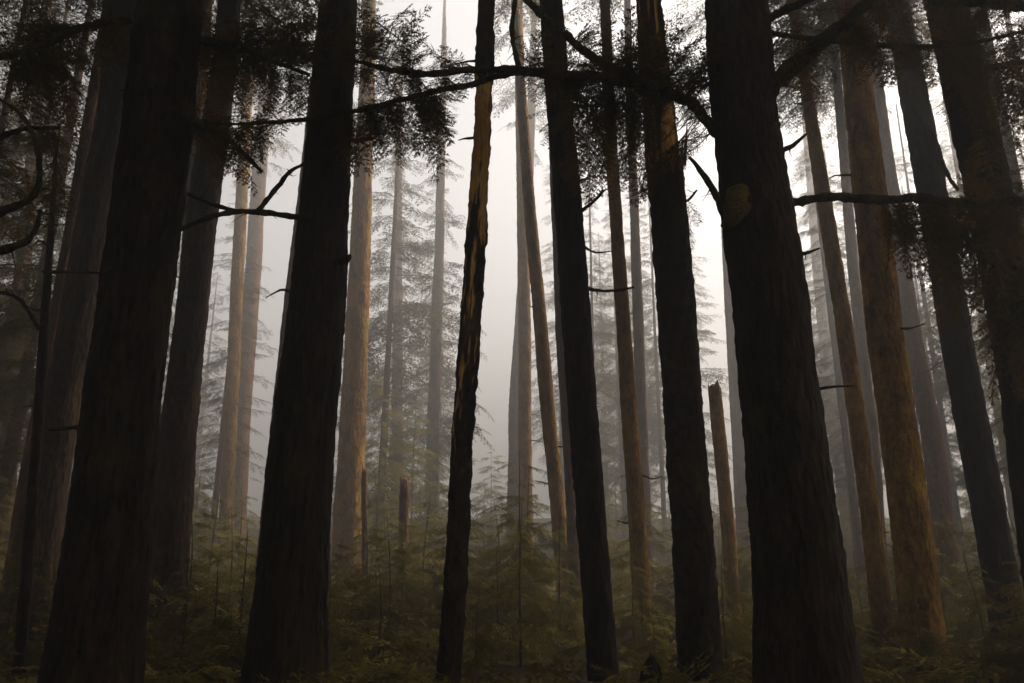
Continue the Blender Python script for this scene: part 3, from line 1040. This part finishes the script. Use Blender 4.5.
# ferns and low shoots: uncountable ground cover
def cover():
    rng = np.random.default_rng(8)
    parts = []
    for _ in range(5200):
        D = 4.5 + 34 * rng.random() ** 1.4
        px = rng.uniform(-150, 1180)
        X = (px - 512) / F * D / ct
        if fbm(np.array([[X * .35, D * .35, 3.3]]), 2)[0] < .4:
            continue
        z = gz(X, D)
        az = rng.uniform(0, 6.28)
        ln = rng.uniform(.25, .75)
        A = np.array([X, D, z - .02])
        B = A + np.array([math.cos(az), math.sin(az), rng.uniform(.1, .9)]) * ln
        parts.append(place(SPRAYU, A, B, rng, rng.normal(0, .3), 1.0))
    me = mesh_quads('undergrowth', np.concatenate(parts))
    o = link('undergrowth', me, M['leaf_low'])
    o['kind'] = 'stuff'
    o['label'] = 'dim ferns and mossy shoots covering the forest floor'
    o['category'] = 'undergrowth'


cover()

# pointed little stump
p, mpp = ray(652, 690, 7.6)
x0, y0 = p[0], 7.6
z0 = gz(x0, y0)
rt = thing('stump', 'small pointed black stump on the ground between two near dark trunks', 'stump', (x0, y0, z0))
zt = ray(652, 655, 7.6)[0][2] - z0
ctrl = np.array([[0, 0, -.2], [0, 0, zt * .45], [0, 0, zt * .8], [.01, 0, zt]])
V, Fq, _ = trunk_arrays(ctrl, np.array([.125, .115, .075, .015]), 24, .03, 5, .006, .12, 3.3, .3)
link('trunk', mesh_faces('trunk', V, Fq), M['bark_dark'], rt)

# ------------------------------------------------------------------ haze
HAZE_DENSITY = 0.0185
bx = (-150, 150, -80, 240, -3.0, 38.0)
V = [(bx[i], bx[2 + j], bx[4 + k]) for i in (0, 1) for j in (0, 1) for k in (0, 1)]
Fq = [(0, 1, 3, 2), (4, 6, 7, 5), (0, 4, 5, 1), (2, 3, 7, 6), (0, 2, 6, 4), (1, 5, 7, 3)]
m, nt, out = nodes_of('haze_air')
pv = N(nt, 'ShaderNodeVolumePrincipled')
pv.inputs['Color'].default_value = (0.93, 0.90, 0.87, 1)
pv.inputs['Density'].default_value = HAZE_DENSITY
pv.inputs['Anisotropy'].default_value = 0.55
nt.links.new(pv.outputs[0], out.inputs['Volume'])
hz = link('haze', mesh_faces('haze', V, Fq, False), m)
hz['kind'] = 'stuff'

# ------------------------------------------------------------------ light
SUN_EL = math.radians(50)
SUN_AZ = math.radians(63)
w = bpy.data.worlds.new('World')
SC.world = w
w.use_nodes = True
nt = w.node_tree
nt.nodes.clear()
out = nt.nodes.new('ShaderNodeOutputWorld')
bg = nt.nodes.new('ShaderNodeBackground')
sky = nt.nodes.new('ShaderNodeTexSky')
sky.sky_type = 'NISHITA'
sky.sun_disc = False
sky.sun_elevation = SUN_EL
sky.sun_rotation = SUN_AZ
sky.dust_density = 4.0
hs = nt.nodes.new('ShaderNodeHueSaturation')
hs.inputs['Saturation'].default_value = 0.12      # overcast: the blue is gone from the sky
nt.links.new(sky.outputs[0], hs.inputs['Color'])
nt.links.new(hs.outputs[0], bg.inputs['Color'])
bg.inputs['Strength'].default_value = 0.12
nt.links.new(bg.outputs[0], out.inputs['Surface'])

sl = bpy.data.lights.new('sun', 'SUN')
sl.energy = 5.0
sl.angle = math.radians(12)
sl.color = (1.0, 0.89, 0.78)
so = bpy.data.objects.new('sun', sl)
COL.objects.link(so)
d = Vector((-math.sin(SUN_AZ) * -1 * 0 - math.sin(SUN_AZ) * math.cos(SUN_EL), -math.cos(SUN_AZ) * math.cos(SUN_EL), -math.sin(SUN_EL)))
so.rotation_euler = d.to_track_quat('-Z', 'Y').to_euler()
so.location = (0, 60, 60)

# ------------------------------------------------------------------ render
SC.render.engine = 'CYCLES'
cy = SC.cycles
cy.max_bounces = 4
cy.diffuse_bounces = 2
cy.glossy_bounces = 1
cy.transmission_bounces = 2
cy.volume_bounces = 0
cy.transparent_max_bounces = 8
cy.use_denoising = True
cy.caustics_reflective = False
cy.caustics_refractive = False
cy.sample_clamp_indirect = 5
vs = SC.view_settings
vs.view_transform = 'Standard'
vs.look = 'None'
vs.exposure = 1.3
vs.gamma = 1.0
